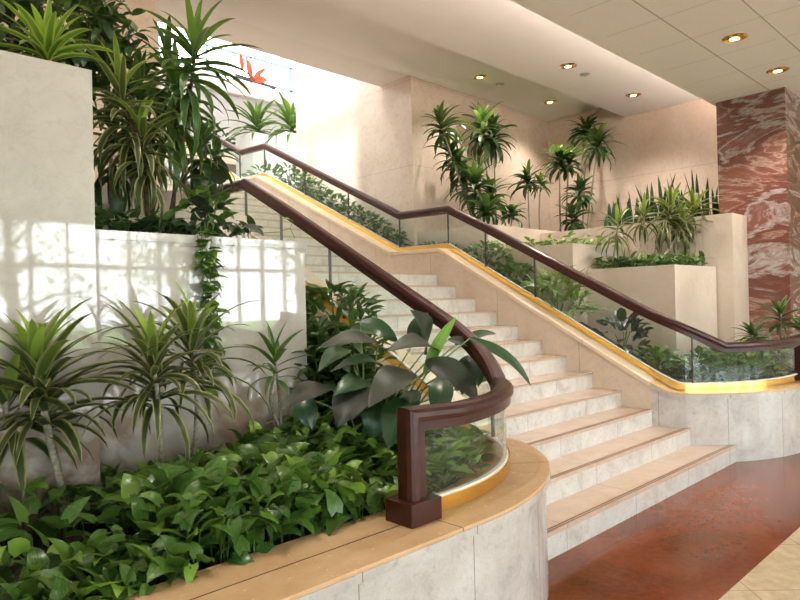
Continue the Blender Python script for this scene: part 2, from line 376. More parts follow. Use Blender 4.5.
M['big'] = leafmat('broad_grey_green_leaf', (0.020, 0.028, 0.016), None, hi=(0.051, 0.062, 0.037), streak=.15, vein=True, rough=.42, trans=.08)
M['big_new'] = leafmat('fresh_green_leaf', (0.156, 0.328, 0.039), None, streak=.15, vein=True)
M['big_dark'] = leafmat('deep_green_leaf', (0.017, 0.058, 0.020), None, hi=(0.047, 0.094, 0.039), streak=.15, vein=True, rough=.3, trans=.08)
M['rubber'] = leafmat('rubber_leaf', (0.016, 0.027, 0.017), None, hi=(0.039, 0.070, 0.039), streak=.15, rough=.25, trans=.03)
M['sans'] = leafmat('snake_leaf', (0.017, 0.058, 0.022), (0.078, 0.156, 0.047), .85, hi=(0.047, 0.117, 0.039), streak=.4, trans=.05)
M['treeleaf'] = leafmat('tree_leaf', (0.055, 0.125, 0.023), None, hi=(0.156, 0.265, 0.047))
M['red_leaf'] = plain('coral_red_paint', (.75, .12, .05), .4)
M['grey_stone'] = marble('pale_grey_stone', (.42, .41, .39), (.34, .33, .31), (.50, .49, .47), rough=.3, scale=1.5, vein=.1)  # even stone grey of the gallery wall and sprinkler plates

# ---------------------------------------------------------------- structure
def struct(name, mb, mat, **k): return mb.build(name, mat, kind='structure', **k)
mb = MB(); mb.box((-9, -11, -.2), (15.2, 16, 0)); struct('floor', mb, M['floor'])
ZC = 4.055
mb = MB(); mb.box((-9, -11, ZC), (15.2, 3.15, ZC+.09)); struct('ceiling', mb, M['tiles'])
mb = MB(); mb.box((-9, 3.0, ZC-.001), (10.6, 3.16, ZC+.14)); struct('trim_1', mb, M['soffit'])
mb = MB(); mb.box((-9, 2.3, 4.70), (10.6, 5.27, 5.3)); struct('ceiling_lower_soffit', mb, M['soffit'])
mb = MB(); mb.box((-9, 5.27, 4.98), (10.6, 6.80, 5.3)); struct('ceiling_upper_soffit', mb, M['soffit'])
mb = MB(); mb.box((2.98, 6.80, 5.02), (6.9, 7.53, 5.3)); struct('ceiling_stair_edge', mb, M['white'])
mb = MB(); mb.box((-9, 2.2, ZC+.05), (10.6, 2.3, 5.3)); struct('wall_cove', mb, M['soffit'])
mb = MB(); mb.box((-9.2, -11.2, 0), (-9, 6.9, 5.3)); struct('wall_left', mb, M['white'])
mb = MB(); mb.box((-9, 6.80, 0), (2.98, 7.0, 10)); struct('wall_back', mb, M['wall_warm'])
mb = MB(); mb.box((6.9, 6.83, 0), (10.6, 7.0, 5.3)); struct('wall_back_right', mb, M['wall_warm'])
mb = MB(); mb.box((10.6, 1.4, 0), (10.8, 7.0, 5.3)); struct('wall_right', mb, M['wall_warm'])
mb = MB(); mb.box((10.8, 1.4, 0), (15.2, 1.6, 4.4)); struct('wall_side_return', mb, M['white'])
mb = MB(); mb.box((15.2, -11.2, 0), (15.4, 1.6, 4.4)); struct('wall_far_right', mb, M['white'])
mb = MB(); mb.box((6.9, 7.0, 0), (7.1, 9.85, 10)); struct('wall_stair_right', mb, M['wall_warm'])
mb = MB(); mb.box((7.1, 6.9, 5.3), (12, 7.1, 10)); struct('wall_atrium_front', mb, M['white'])
mb = MB(); mb.box((2.98, 6.80, 5.3), (6.9, 7.53, 10)); struct('wall_over_stair', mb, M['white'])
mb = MB(); mb.box((1.0, 7.0, 0), (1.2, 18, 10)); struct('wall_atrium_left', mb, M['white'])
mb = MB(); mb.box((12, 6.9, 0), (12.2, 18, 10)); struct('wall_atrium_right', mb, M['white'])
mb = MB(); mb.box((1.2, 15.5, 0), (12, 15.7, 7.3)); struct('wall_gallery', mb, M['grey_stone'])
mb = MB(); mb.box((1.2, 15.35, 7.3), (12, 18, 7.66)); struct('trim_2', mb, M['white'])
mb = MB(); mb.box((1.2, 18, 0), (12, 18.2, 7.66)); struct('wall_gallery_back', mb, M['white'])
mb = MB(); mb.box((1.2, 13.45, 4.9), (12, 15.5, 5.12)); struct('floor_upper', mb, M['tread'])
mb = MB(); mb.box((7.1, 9.6, 3.4), (12, 13.45, 3.52)); struct('floor_landing_side', mb, M['tread'])
mb = MB()
for i in range(8): mb.box((1.2+i*1.5, 7.0, 9.8), (1.28+i*1.5, 10.3, 10.0))
for i in range(3): mb.box((1.2, 7.0+i*1.6, 9.85), (12, 7.08+i*1.6, 9.98))
mb.box((1.2, 17.95, 9.9), (12, 18.1, 10.1))
wn = struct('window_2', mb, M['frame'])
mb = MB(); mb.box((1.2, 7.0, 9.90), (12, 10.3, 9.91)); mb.build('pane', M['pane'], parent=wn)
mb = MB(); mb.box((1.0, 10.3, 10.0), (12.2, 18.2, 10.2)); struct('ceiling_gallery_shade', mb, M['white'])  # opaque roof added to keep sky light off the gallery wall
# the tall lobby windows (seen mirrored in the polished walls)
mb = MB(); WY = -10.5
xs = [-8.9 + i*.82*1 for i in range(30)]
for i, x in enumerate(xs):
    tk = .05 if i % 2 else .08
    mb.box((x-tk/2, WY-.06, 0), (x+tk/2, WY+.06, 3.75))
for z, tk in ((.25, .5), (2.68, .10), (3.78, .12)): mb.box((-9, WY-.06, z-tk/2), (15.2, WY+.06, z+tk/2))
wn = struct('window_1', mb, M['frame'])
mb = MB(); mb.box((-9, WY-.006, .4), (15.2, WY+.006, 3.75)); mb.build('pane', M['pane'], parent=wn)
mb = MB(); mb.box((-9, WY-.15, 3.8), (15.2, WY+.15, 4.3)); struct('wall_front', mb, M['white'])
mb = MB(); mb.box((-40, -60, -.3), (45, -19, -.1)); struct('floor_lawn', mb, M['grass'])
mb = MB(); mb.box((-40, -19, -.3), (45, WY-.2, -.05)); struct('floor_bounce', mb, M['bounce_ground'])  # pale ground added outside to bounce daylight up to the ceiling

# ---------------------------------------------------------------- stair profile
def nose1(y): return .16 + (y-2.18)*.5229
def pl(pts, y):
    for (a, za), (b, zb) in zip(pts, pts[1:]):
        if y <= b: return za + (zb-za)*(max(y, a)-a)/(b-a)
    return pts[-1][1]
CAPZ = [(2.62, .65), (5.50, 2.245), (6.40, 2.26), (9.80, 3.86), (10.65, 3.88), (13.9, 5.55)]
RAILZ = [(2.9, 1.366), (5.47, 2.71), (6.39, 2.73), (9.80, 4.36), (10.60, 4.38), (13.9, 6.05)]
st = thing('staircase', 'wide cream marble staircase rising between two planted curbs', 'staircase', (4.76, 2.2, 0))
steps = []
for k in range(1, 13): steps.append((2.18+(k-1)*.306, .16*k, .306 if k < 12 else 1.16))
for k in range(13, 23): steps.append((6.70+(k-13)*.34, .16*k, .34 if k < 22 else .9))
for k in range(23, 33): steps.append((10.66+(k-23)*.306, .16*k, .306))
for i, (y, z, dpt) in enumerate(steps):
    if i >= 1 and y < 2.9: xl = 2.1 + 1.43*math.sqrt(1-((2.9-y)/1.18)**2) - .08
    elif i == 0: xl = 3.15
    else: xl = 3.46
    xr = (6.45, 6.25, 6.06)[i] if i < 3 else 6.03
    mb = MB(); mb.box((xl, y, z-.16), (xr, y+.03, z-.022)); rs = mb.build('riser', M['riser'], parent=st)
    mb = MB(); mb.box((xl, y-.006, z-.022), (xr, y+dpt+.02, z)); tr = mb.build('tread', M['tread'], parent=st)
    mb = MB()
    if i < 3:
        mb.box((xl, y+.012, z-.001), (xr, y+.022, z+.0015)); mb.box((xl, y+.034, z-.001), (xr, y+.044, z+.0015))
    else: mb.box((xl, y-.008, z-.008), (xr, y+.012, z+.0015))
    mb.build('nosing_strip', M['nosing' if i < 3 else 'nosing2'], parent=tr)
mb = MB()
poly = [(2.2, 0)] + [q for (y, z, d) in steps for q in ((y+.03, z-.16), (y+.03, z-.022))] + [(15.4, 5.098), (15.4, 0)]
n = len(mb.v); kk = len(poly)
for x in (3.50, 5.99):
    for y, z in poly: mb.vert((x, y+.0, z))
mb.f.append(list(range(kk))); mb.f.append([kk+i for i in range(kk)][::-1])
for i in range(kk): j = (i+1) % kk; mb.f.append([i, kk+i, kk+j, j])
mb.build('stair_body', M['riser'], parent=st)

# ---------------------------------------------------------------- curbs, caps, brass, glass and rails
def plan(side, off):
    """plan path from the foot of the curb (far from the stair) round and up the flight; off = inward offset"""
    if side == 'L': cx, cy, a, b, sgn, xe, yr = 2.1, 2.9, 1.385, 1.18, 1, -2.2, None
    else: cx, cy, a, b, sgn, xe, yr = 7.6, 2.95, 1.61, 1.15, -1, 10.5, None
    a -= off*(1.3 if side == 'L' else 1); b -= off; pts = []
    for i in range(5): pts.append((xe + (cx-xe)*i/4*.999, cy-b))
    for i in range(1, 25):
        ph = R(90 - i*90/24); pts.append((cx + sgn*a*math.cos(ph), cy - b*math.sin(ph)))
    xs_ = cx+sgn*a
    for y in (3.5, 4.2, 4.9, 5.5, 6.4, 7.5, 8.6, 9.8, 10.65, 12, 13.9): pts.append((xs_, y))
    return pts
def capz(y): return pl(CAPZ, y)
curbs = {}
for side, lab, cat in (('L', 'curved marble planter curb with tan stone cap left of the stairs', 'planter'), ('R', 'curved marble planter curb with tan stone cap right of the stairs', 'planter')):
    root = thing('planter_curb', lab, cat, (2.1 if side == 'L' else 7.6, 1.9, 0)); curbs[side] = root
    wdt = .37
    o = plan(side, 0); q = plan(side, wdt)
    # three runs so that the flight uses the warm stone and the low curb the pale one
    cut = 26
    mb = MB(); mb.wallstrip(o[:cut+1], q[:cut+1], [0]*(cut+1), [capz(p[1])-.05 for p in o[:cut+1]]); mb.build('curb_wall', M['curb'], parent=root, smooth=False)
    mb = MB(); mb.wallstrip(o[cut:], q[cut:], [0]*len(o[cut:]), [capz(p[1])-.05 for p in o[cut:]]); mb.build('stringer', M['stringer'], parent=root)
    oo = plan(side, -.022); qq = plan(side, wdt+.01)
    mb = MB(); mb.wallstrip(oo[:cut+1], qq[:cut+1], [capz(p[1])-.016 for p in o[:cut+1]], [capz(p[1]) for p in o[:cut+1]]); mb.build('cap', M['cap'], parent=root, bevel=.003)
    mb = MB(); mb.wallstrip(oo[:cut+1], qq[:cut+1], [capz(p[1])-.05 for p in o[:cut+1]], [capz(p[1])-.016 for p in o[:cut+1]]); mb.build('cap_edge', M['curb'], parent=root)
    mb = MB(); mb.wallstrip(oo[cut:], qq[cut:], [capz(p[1])-.05 for p in o[cut:]], [capz(p[1]) for p in o[cut:]]); mb.build('cap', M['cap2'], parent=root, bevel=.006)
    # joint between the two cap stones along the straight front
    mb = MB()
    if side == 'L': mb.box((-2.2, 1.905, .6495), (1.84, 1.910, .6512))
    else: mb.box((7.72, 1.985, .6495), (10.4, 1.990, .6512))
    mb.build('cap_joint', M['nosing'], parent=root)

def railing(side, label):
    o = plan(side, .19); cx = 2.1 if side == 'L' else 7.6; cy = 2.9 if side == 'L' else 2.95
    xn = 1.885 if side == 'L' else 7.74
    ys = cy - (1.18 if side == 'L' else 1.15) + .19
    pts = [(xn, ys)] + [p for p in o[5:]]
    if side == 'L': pts = [p for p in pts if p[0] >= xn or p[1] > 2.5]
    ks = 2.35
    s0 = 0; acc = []
    # arc-length blend of the rail height between the level run and the flight
    idx0 = max(i for i, p in enumerate(pts) if p[1] <= ks); idx1 = min(i for i, p in enumerate(pts) if p[1] >= cy-.001)
    Ls = [0]
    for a, b in zip(pts[idx0:idx1+1], pts[idx0+1:idx1+1]): Ls.append(Ls[-1] + math.dist(a, b))
    rz = []
    ztop = pl(RAILZ, cy)
    for i, p in enumerate(pts):
        if i <= idx0: rz.append(1.02)
        elif i < idx1: rz.append(1.02 + (ztop-1.02)*Ls[i-idx0]/Ls[-1])
        else: rz.append(pl(RAILZ, p[1]))
    root = thing('stair_railing', label, 'railing', (xn, ys, .65))
    k = -1 if side == 'L' else 1
    prof_top = [(-.054, .054), (-.057, .066), (-.054, .086), (-.045, .100), (-.024, .108), (.024, .108), (.045, .100), (.054, .086), (.057, .066), (.054, .054), (.045, .051), (.042, .044), (.036, .042), (.036, 0), (-.036, 0), (-.036, .042), (-.042, .044), (-.045, .051)]
    prof_top = [(a*.9, b*.93) for a, b in prof_top]
    path = [(p[0], p[1], z-.014) for p, z in zip(pts, rz)]
    # the frame turns down at the newel: one mitred sweep starting at the block
    # drop the post where its outer edge lines up with the newel block
    down = [(xn+(.045 if side == 'L' else -.045), ys, .74), (xn+(.045 if side == 'L' else -.045), ys, 1.02)]
    def sweep_frame(mb):
        pp = [Vector(down[0]), Vector(down[1])] + [Vector(q) for q in path[1:]]
        # side vector fixed from the level run for the vertical post
        lev = (pp[2]-pp[1]).normalized(); sd = Vector((lev.y, -lev.x, 0)).normalized()
        segs = []
        for a, b_ in zip(pp, pp[1:]):
            d = (b_-a).normalized(); h = Vector((d.x, d.y, 0))
            s_ = sd if h.length < .05 else Vector((h.y, -h.x, 0)).normalized()
            segs.append((d, s_, s_.cross(d).normalized()))
        rings = []
        for i, p in enumerate(pp):
            d, s_, up = segs[min(i, len(segs)-1)]; d0 = segs[max(i-1, 0)][0]; nb = (d+d0).normalized(); r_ = []
            for a, b_ in prof_top:
                q = p + s_*a + up*b_; q = q - d*((q-p).dot(nb)/d.dot(nb)); r_.append(mb.vert(q))
            rings.append(r_)
        m_ = len(prof_top)
        for a, b_ in zip(rings, rings[1:]):
            for t in range(m_): mb.f.append([a[t], b_[t], b_[(t+1) % m_], a[(t+1) % m_]])
        mb.f.append(rings[0]); mb.f.append(rings[-1][::-1])
    mb = MB(); sweep_frame(mb); mb.build('handrail', M['wood'], parent=root)
    mb = MB(); mb.box((xn-.085, ys-.075, .65), (xn+.095, ys+.085, .745)); mb.build('newel_block', M['wood'], parent=root, bevel=.005)
    # brass channel and glass
    go, gi = [], []
    base = [p for p in plan(side, .19)[5:]]; 
    for off, L_ in ((.168, go), (.212, gi)):
        q = plan(side, off); L_.append((xn+(.06 if side == 'L' else -.06), q[4][1])); L_ += q[5:]
    mb = MB(); mb.wallstrip(go, gi, [capz(p[1])-.001 for p in go], [capz(p[1])+.065 for p in go]); mb.build('brass_channel', M['brass'], parent=root)
    so_, si_ = [], []
    for off, L_ in ((.179, so_), (.201, si_)):
        q = plan(side, off); L_.append((xn+(.06 if side == 'L' else -.06), q[4][1])); L_ += q[5:]
    mb = MB(); mb.wallstrip(so_, si_, [capz(p[1])+.064 for p in so_], [capz(p[1])+.074 for p in so_]); mb.build('glass_seal', M['white'], parent=root)
    ga = []; gb = []
    for off, L_ in ((.184, ga), (.196, gb)):
        q = plan(side, off); L_.append((xn+(.045 if side == 'L' else -.045), q[4][1])); L_ += q[5:]
    # split the glass in panels
    breaks = [0, 17, 26, 27, 28, 29, 30, 31, 32, 33, 34, len(ga)-1]
    breaks = sorted(set(min(b_, len(ga)-1) for b_ in breaks))
    for a, b_ in zip(breaks, breaks[1:]):
        mb = MB(); mb.wallstrip(ga[a:b_+1], gb[a:b_+1], [capz(p[1])+.04 for p in ga[a:b_+1]], [rz[i]+.01 for i in range(a, b_+1)])
        mb.build('glass_panel', M['glass'], parent=root)
        if a > 1:
            p = ga[a]; mb = MB(); mb.box((p[0]-.012, p[1]-.004, capz(p[1])+.06), (p[0]+.012, p[1]+.004, rz[a]+.005)); mb.build('glass_joint', M['steel'], parent=root)
    return root
railing('L', 'mahogany topped glass railing with newel block on the left curb')
railing('R', 'mahogany topped glass railing following the right curb past the column')

# ---------------------------------------------------------------- planters
def planter(label, x0, y0, x1, y1, z0, z1, mat, rim=.05, name='stone_planter', lip=False):
    root = thing(name, label, 'planter', ((x0+x1)/2, (y0+y1)/2, z0))
    mb = MB(); mb.prism([(x0, y0), (x1, y0), (x1, y1), (x0, y1)], z0, z1-.10)
    mb.box((x0, y0, z1-.10), (x1, y0+rim, z1)); mb.box((x0, y1-rim, z1-.10), (x1, y1, z1))
    mb.box((x0, y0+rim, z1-.10), (x0+rim, y1-rim, z1)); mb.box((x1-rim, y0+rim, z1-.10), (x1, y1-rim, z1))
    if lip: mb.box((x0-.012, y0-.012, z1-.045), (x1+.012, y0+rim, z1+.002))
    mb.build('planter_box', mat, parent=root)
    mb = MB(); mb.box((x0+rim, y0+rim, z1-.101), (x1-rim, y1-rim, z1-.05)); mb.build('soil', M['soil'], parent=root)
    return root
planter('tallest polished marble planter block at the left edge', -2.5, 3.25, 1.09, 4.05, 0, 2.72, M['wall_marble'])
planter('long polished marble planter with a vine hanging over its front', 1.10, 3.45, 2.46, 4.06, 0, 1.97, M['wall_marble'], lip=True)
planter('low pinkish stone terrace step behind the vine planter', -.5, 4.07, 2.44, 4.58, 0, 2.21, M['planter'])
planter('upper pinkish stone terrace step left of the handrail landing', -.5, 4.59, 2.44, 6.7, 0, 2.43, M['planter'])
planter('square stone planter box with pale front corner right of the stairs', 7.0, 2.96, 8.19, 4.02, 0, 1.91, M['planter'])
planter('stone planter stepping up behind the square box', 6.71, 4.03, 8.19, 5.47, 0, 2.22, M['planter'])
planter('back corner stone planter holding the tall bare caned plants', 6.95, 5.48, 10.58, 6.82, 0, 2.615, M['planter'])
planter('tall stone planter of snake plants beside the red column', 8.21, 3.12, 10.58, 5.46, 0, 2.55, M['planter'])
mb = MB(); mb.box((8.22, 2.77, 0), (8.725, 3.115, 2.55)); tag(mb.build('stone_pier', M['planter']), 'slim pale stone pier standing against the red column', 'pier')
mb = MB(); mb.box((8.73, 2.31, 0), (9.62, 3.10, ZC)); tag(mb.build('column', M['red']), 'square column clad in red and white banded marble', 'column')
planter('small white planter box on the upper landing beside the white wall', 6.98, 10.3, 7.75, 11.0, 3.52, 4.9, M['white'])
planter('farther small white planter box on the upper landing', 6.98, 11.5, 7.7, 12.2, 3.52, 5.15, M['white'])

# soil beds
def slope_strip(x0, x1, pts, z0=0.0):
    mb = MB()
    for (ya, za), (yb, zb) in zip(pts, pts[1:]):
        n = len(mb.v)
        for x, y, z in ((x0, ya, za), (x1, ya, za), (x1, yb, zb), (x0, yb, zb)): mb.vert((x, y, z)); mb.vert((x, y, z-.25))
        mb.f += [[n, n+2, n+4, n+6], [n+7, n+5, n+3, n+1], [n, n+1, n+3, n+2], [n+4, n+5, n+7, n+6], [n+2, n+3, n+5, n+4], [n+6, n+7, n+1, n]]
    return mb
LB = [(2.9, .60), (5.5, 2.02), (6.6, 2.05)]
mb = slope_strip(2.47, 3.14, LB); bl = mb.build('planting_bed', M['soil'], tag_=('sloping soil bed between the left railing and marble walls', 'planting bed', None, 'stuff'))
mb = MB(); inn = [p for p in plan('L', .385)[:29]]
mb.prism([(-2.2, 3.24)] + [(-2.2, inn[0][1])] + inn[1:] + [(inn[-1][0], 3.0), (2.5, 3.44), (1.12, 3.44), (1.10, 3.24)], .3, .575)
mb.build('planting_bed', M['soil'], tag_=('level soil bed behind the curved left curb', 'planting bed', None, 'stuff'))
RB = [(2.96, .70), (4.02, 1.28), (5.5, 2.08), (6.82, 2.25), (9.8, 3.74)]
mb = slope_strip(6.38, 6.88, RB); mb.build('planting_bed', M['soil'], tag_=('narrow sloping soil bed beside the right railing', 'planting bed', None, 'stuff'))
mb = MB(); inn = [p for p in plan('R', .385)[:29]]
mb.prism([(10.5, inn[0][1])] + inn[1:][:-1] + [(6.39, 2.95), (8.2, 2.94), (8.2, 2.75), (8.70, 2.75), (8.70, 2.28), (10.5, 2.28)], .3, .575)
mb.build('planting_bed', M['soil'], tag_=('level soil bed between the right curb and the column', 'planting bed', None, 'stuff'))

# ---------------------------------------------------------------- ceiling fittings
def downlight(x, y, z, label, power=55, vis=True):
    root = thing('downlight', label, 'ceiling light', (x, y, z), 'brass downlights')
    mb = MB(); mb.disc((x, y, z-.002), .115, 24, .092, z-.012); mb.disc((x, y, z-.012), .092, 24, .085, z-.001); mb.build('trim_ring', M['brass'], parent=root, smooth=True)
    mb = MB(); mb.disc((x, y, z-.001), .088, 24, .045, z-.010); mb.build('reflector', M['brass'], parent=root, smooth=True)
    mb = MB(); mb.disc((x, y, z-.011), .046, 16); mb.build('bulb', M['lamp'], parent=root)
    link_light('downlight_beam', 'SPOT', (x, y, z-.05), power, WARM, spot_size=R(118), spot_blend=.8, shadow_soft_size=.06, parent=root)
downlight(7.66, 4.60, 4.70, 'brass downlight in the middle soffit nearest its left end', 150)
downlight(9.535, 4.60, 4.70, 'brass downlight in the middle soffit close to the right wall', 130)
downlight(7.70, 6.14, 4.98, 'brass downlight in the far soffit above the left palm group', 110)
downlight(9.61, 6.14, 4.98, 'brass downlight in the far soffit near the room corner', 110)
downlight(6.69, 2.19, ZC, 'larger brass downlight in the tiled ceiling near the picture top', 130)
downlight(8.03, 2.19, ZC, 'brass downlight in the tiled ceiling above the red column', 130)
for x, y, wh in ((4.0, 2.19, 'over the stair foot'), (1.3, 2.19, 'over the left planting bed'), (4.0, -1.2, 'over the lobby floor before the stairs'), (1.0, -1.2, 'over the lobby near the viewer'), (7.2, -1.2, 'over the lobby right of the stairs'), (11.5, -1.2, 'at the far right of the lobby')):  # unseen downlights added as warm fill for the lobby
    downlight(x, y, ZC, 'unseen brass fill downlight added in the tiled ceiling ' + wh, 90)
for x, y, z, l in ((8.12, 4.61, 4.70, 'small grey sprinkler plate in the middle soffit'), (8.20, 6.14, 4.98, 'small grey sprinkler plate in the far soffit')):
    root = thing('sprinkler', l, 'sprinkler', (x, y, z))
    mb = MB(); mb.disc((x, y, z-.004), .07, 18, .05, z-.014); mb.disc((x, y, z-.014), .05, 18); mb.build('cover_plate', M['grey_stone'], parent=root)

# ---------------------------------------------------------------- plant builders
GA = 2.39996
def cane(mb, p0, p1, r0=.013, r1=.010, bend=.03, n=6):
    p0, p1 = Vector(p0), Vector(p1); pts = []
    side = Vector((rng.uniform(-1, 1), rng.uniform(-1, 1), 0))*bend
    for i in range(n+1):
        u = i/n; pts.append(p0.lerp(p1, u) + side*math.sin(u*PI))
    mb.tube(pts, [r0+(r1-r0)*i/n for i in range(n+1)], 7)
def rosette(mb, p, n, L, W, axis=(0, 0, 1), stem=.14, el_hi=80, el_lo=-15, droop=1.1, kind='strap', seg=7, top_tint=.95, jit=.15, fold=.3):
    p = Vector(p); ax = Vector(axis).normalized(); a0 = rng.uniform(0, 6)
    for i in range(n):
        u = i/max(1, n-1)                 # 0 young / top, 1 old / bottom
        el = R(el_hi + (el_lo-el_hi)*u**.75 + rng.uniform(-16, 16)); az = a0 + i*GA + rng.uniform(-.2, .2)
        q = p - ax*stem*u
        l_ = L*(.5+.5*math.sin(PI*min(.5, .1+u*1.2)))*rng.uniform(1-jit, 1+jit)
        t = max(0, min(1, (top_tint*(1-u*2.8)) + rng.uniform(-.08, .22)))
        mb.leaf(q, az, el, l_, W*rng.uniform(.85, 1.15), kind, droop*(.45+.8*u)*rng.uniform(.8, 1.2), seg, fold, rng.uniform(-.35, .35), t)
def dracaena(label, heads, mat, name='dracaena', cane_mat='cane', cat='plant', group=None):
    """heads: list of dict(base, top, n, L, W, ...)"""
    b0 = Vector(heads[0]['base']); root = thing(name, label, cat, b0, group)
    for h in heads:
        h = dict(h); base = Vector(h.pop('base')); top = Vector(h.pop('top')); r = h.pop('r', .013); bend = h.pop('bend', .03)
        mb = MB(); cane(mb, base - Vector((0, 0, .04)), top, r, r*.8, bend); mb.build('cane', M[cane_mat], parent=root, smooth=True)
        mb = MB(); rosette(mb, top, axis=(top-base), **h); mb.build('foliage', M[mat], parent=root, smooth=True)
    return root
def bush(label, c, size, n, L, W, mat, kind='ellip', name='leafy_shrub', hi=.9, up=.25, cat='plant', droop=.7, stems=5, seg=4, group=None):
    c = Vector(c); root = thing(name, label, cat, c, group)
    mb = MB()
    for i in range(stems):
        a = rng.uniform(0, 2*PI); r = rng.uniform(.2, .7)
        p1 = c + Vector((math.cos(a)*size[0]*r, math.sin(a)*size[1]*r, size[2]*rng.uniform(.5, .85)))
        mb.tube([c - Vector((0, 0, .03)), c.lerp(p1, .5) + Vector((0, 0, size[2]*.1)), p1], .006, 5)
    mb.build('stem', M['stem'], parent=root)
    mb = MB()
    for i in range(n):
        th = rng.uniform(0, 2*PI); ph = rng.random()**.5; zz = rng.random()
        rr = math.sqrt(max(0, 1-(max(0, zz-.35)/.65)**2))*(.35+.65*rng.random()**.5)
        p = c + Vector((math.cos(th)*size[0]*rr, math.sin(th)*size[1]*rr, size[2]*(.08+.92*zz)))
        az = th + rng.uniform(-1, 1); el = R(rng.uniform(-25, 50)) + up*zz
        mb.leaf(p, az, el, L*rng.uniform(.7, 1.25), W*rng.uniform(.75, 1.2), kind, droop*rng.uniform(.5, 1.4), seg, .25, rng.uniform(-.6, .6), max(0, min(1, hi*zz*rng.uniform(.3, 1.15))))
    mb.build('foliage', M[mat], parent=root, smooth=True)
    return root

# ---------------------------------------------------------------- foreground left bed
def V3(*a): return Vector(a)
b1 = at(72, 520, 'Z', .60); t1 = at(34, 366, 'Y', b1.y-.05)
dracaena('leaning variegated dracaena at the far left of the front bed', [
    dict(base=b1, top=t1, n=66, L=.42, W=0.060, r=.020, stem=.30, droop=1.35, el_lo=12, jit=.3),
    dict(base=at(30, 520, 'Z', .60)+V3(0, .1, 0), top=at(6, 400, 'Y', b1.y+.05), n=30, L=.46, W=0.055, r=.014, stem=.2, droop=1.5, el_lo=-30)], 'drac_var')
dracaena('variegated dracaena left of the hanging vine with an upright lime tip', [
    dict(base=at(160, 482, 'Y', 2.95), top=at(152, 356, 'Y', 2.95), n=52, L=.38, W=.048, r=.013, stem=.24, droop=1.6, el_lo=0, jit=.3)], 'drac_var')
dracaena('variegated dracaena in front of the hanging vine', [
    dict(base=at(192, 465, 'Y', 3.1), top=at(192, 340, 'Y', 3.1), n=52, L=.40, W=.048, r=.013, stem=.24, droop=1.6, el_lo=0, jit=.3)], 'drac_var')
dracaena('small sparse dracaena against the marble wall right of the vine', [
    dict(base=at(281, 425, 'Y', 3.2)-V3(0, 0, .12), top=at(274, 352, 'Y', 3.2), n=11, L=.26, W=.040, r=.010, stem=.10, droop=.7, el_hi=82, el_lo=25, top_tint=.5),
    dict(base=at(279, 420, 'Y', 3.2), top=at(275, 374, 'Y', 3.2), n=7, L=.26, W=.034, r=.010, stem=.04, droop=1.7, el_hi=35, el_lo=5, top_tint=.4)], 'drac_green')

def inside_left(x, y):
    """front bed limits"""
    if x < 1.10 and y > 3.20: return False
    if x < .98 and y > 2.45 and rng.random() < .8: return False
    if x < 2.46 and y > 3.40: return False
    if x < 2.1: return y > 2.07
    a, b_ = 1.43-.35, 1.18-.35
    if y < 2.9 and ((x-2.1)/a)**2 + ((2.9-y)/b_)**2 > 1: return False
    if y >= 2.9 and x > 3.13: return False
    return True
def carpet(name, label, n, region, inside, zf, hf, L, W, mat, kind='heart', hi=1.0, el=(5, 60), az0=None, spread=PI, seg=5):
    mb = MB(); c = 0; tries = 0
    while c < n and tries < n*20:
        tries += 1
        x = rng.uniform(region[0], region[1]); y = rng.uniform(region[2], region[3])
        if not inside(x, y): continue
        h = hf(x, y); q = rng.random()**.6
        z = zf(x, y) + .02 + h*q
        az = rng.uniform(0, 2*PI) if az0 is None else az0 + rng.uniform(-spread, spread)
        e = R(rng.uniform(*el)); l_ = L*rng.uniform(.65, 1.25)
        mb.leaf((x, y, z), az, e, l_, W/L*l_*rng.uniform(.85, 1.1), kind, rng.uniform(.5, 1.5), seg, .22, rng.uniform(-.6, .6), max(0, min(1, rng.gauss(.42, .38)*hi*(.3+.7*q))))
        if rng.random() < .5: mb.tube([(x, y, zf(x, y)), (x+rng.uniform(-.02, .02), y+rng.uniform(-.02, .02), z)], .0022, 3, False, .2)
        c += 1
    return mb.build(name, M[mat], smooth=True, tag_=(label, 'ground cover', None, 'stuff'))
def hleft(x, y):
    return .10 + .10*math.sin(x*3.1+.6)*math.cos(y*4) + .10*min(1, max(0, (y-2.1)/.5)) + (.06 if 1.0 < x < 1.9 and y < 2.8 else 0)
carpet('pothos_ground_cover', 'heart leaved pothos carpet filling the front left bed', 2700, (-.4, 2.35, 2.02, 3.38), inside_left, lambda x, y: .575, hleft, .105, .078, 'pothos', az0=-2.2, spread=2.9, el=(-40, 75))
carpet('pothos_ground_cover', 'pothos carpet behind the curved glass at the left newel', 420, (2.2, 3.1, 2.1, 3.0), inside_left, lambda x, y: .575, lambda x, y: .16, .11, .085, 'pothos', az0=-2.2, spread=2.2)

# hanging vine on the middle planter
root = thing('pothos_vine', 'pothos vine hanging down the front of the long marble planter', 'plant', at(207, 232, 'Y', 3.44))
mbs = MB(); mbl = MB()
for sx, ex, ey, n in ((200, 203, 300, 12), (208, 214, 372, 26), (214, 206, 345, 20), (196, 220, 330, 14), (205, 208, 410, 16)):
    p0 = at(sx, 226, 'Y', 3.52); pts = [p0, at(sx, 228, 'Y', 3.41)+V3(0, 0, .03)]
    for k in range(1, 9): pts.append(at(sx+(ex-sx)*k/8+rng.uniform(-2.5, 2.5), 232+(ey-232)*k/8, 'Y', 3.42+rng.uniform(-.02, 0)))
    mbs.tube(pts, .003, 4)
    for i in range(n):
        u = rng.uniform(.05, 1); f = u*(len(pts)-2)+1; i0 = min(int(f), len(pts)-2); p = pts[i0].lerp(pts[i0+1], f-i0)
        mbl.leaf(p, -PI/2+rng.uniform(-1.2, 1.2), R(rng.uniform(-40, 30)), rng.uniform(.07, .11), .07, 'heart', .8, 5, .2, rng.uniform(-.4, .4), rng.uniform(.2, .9))
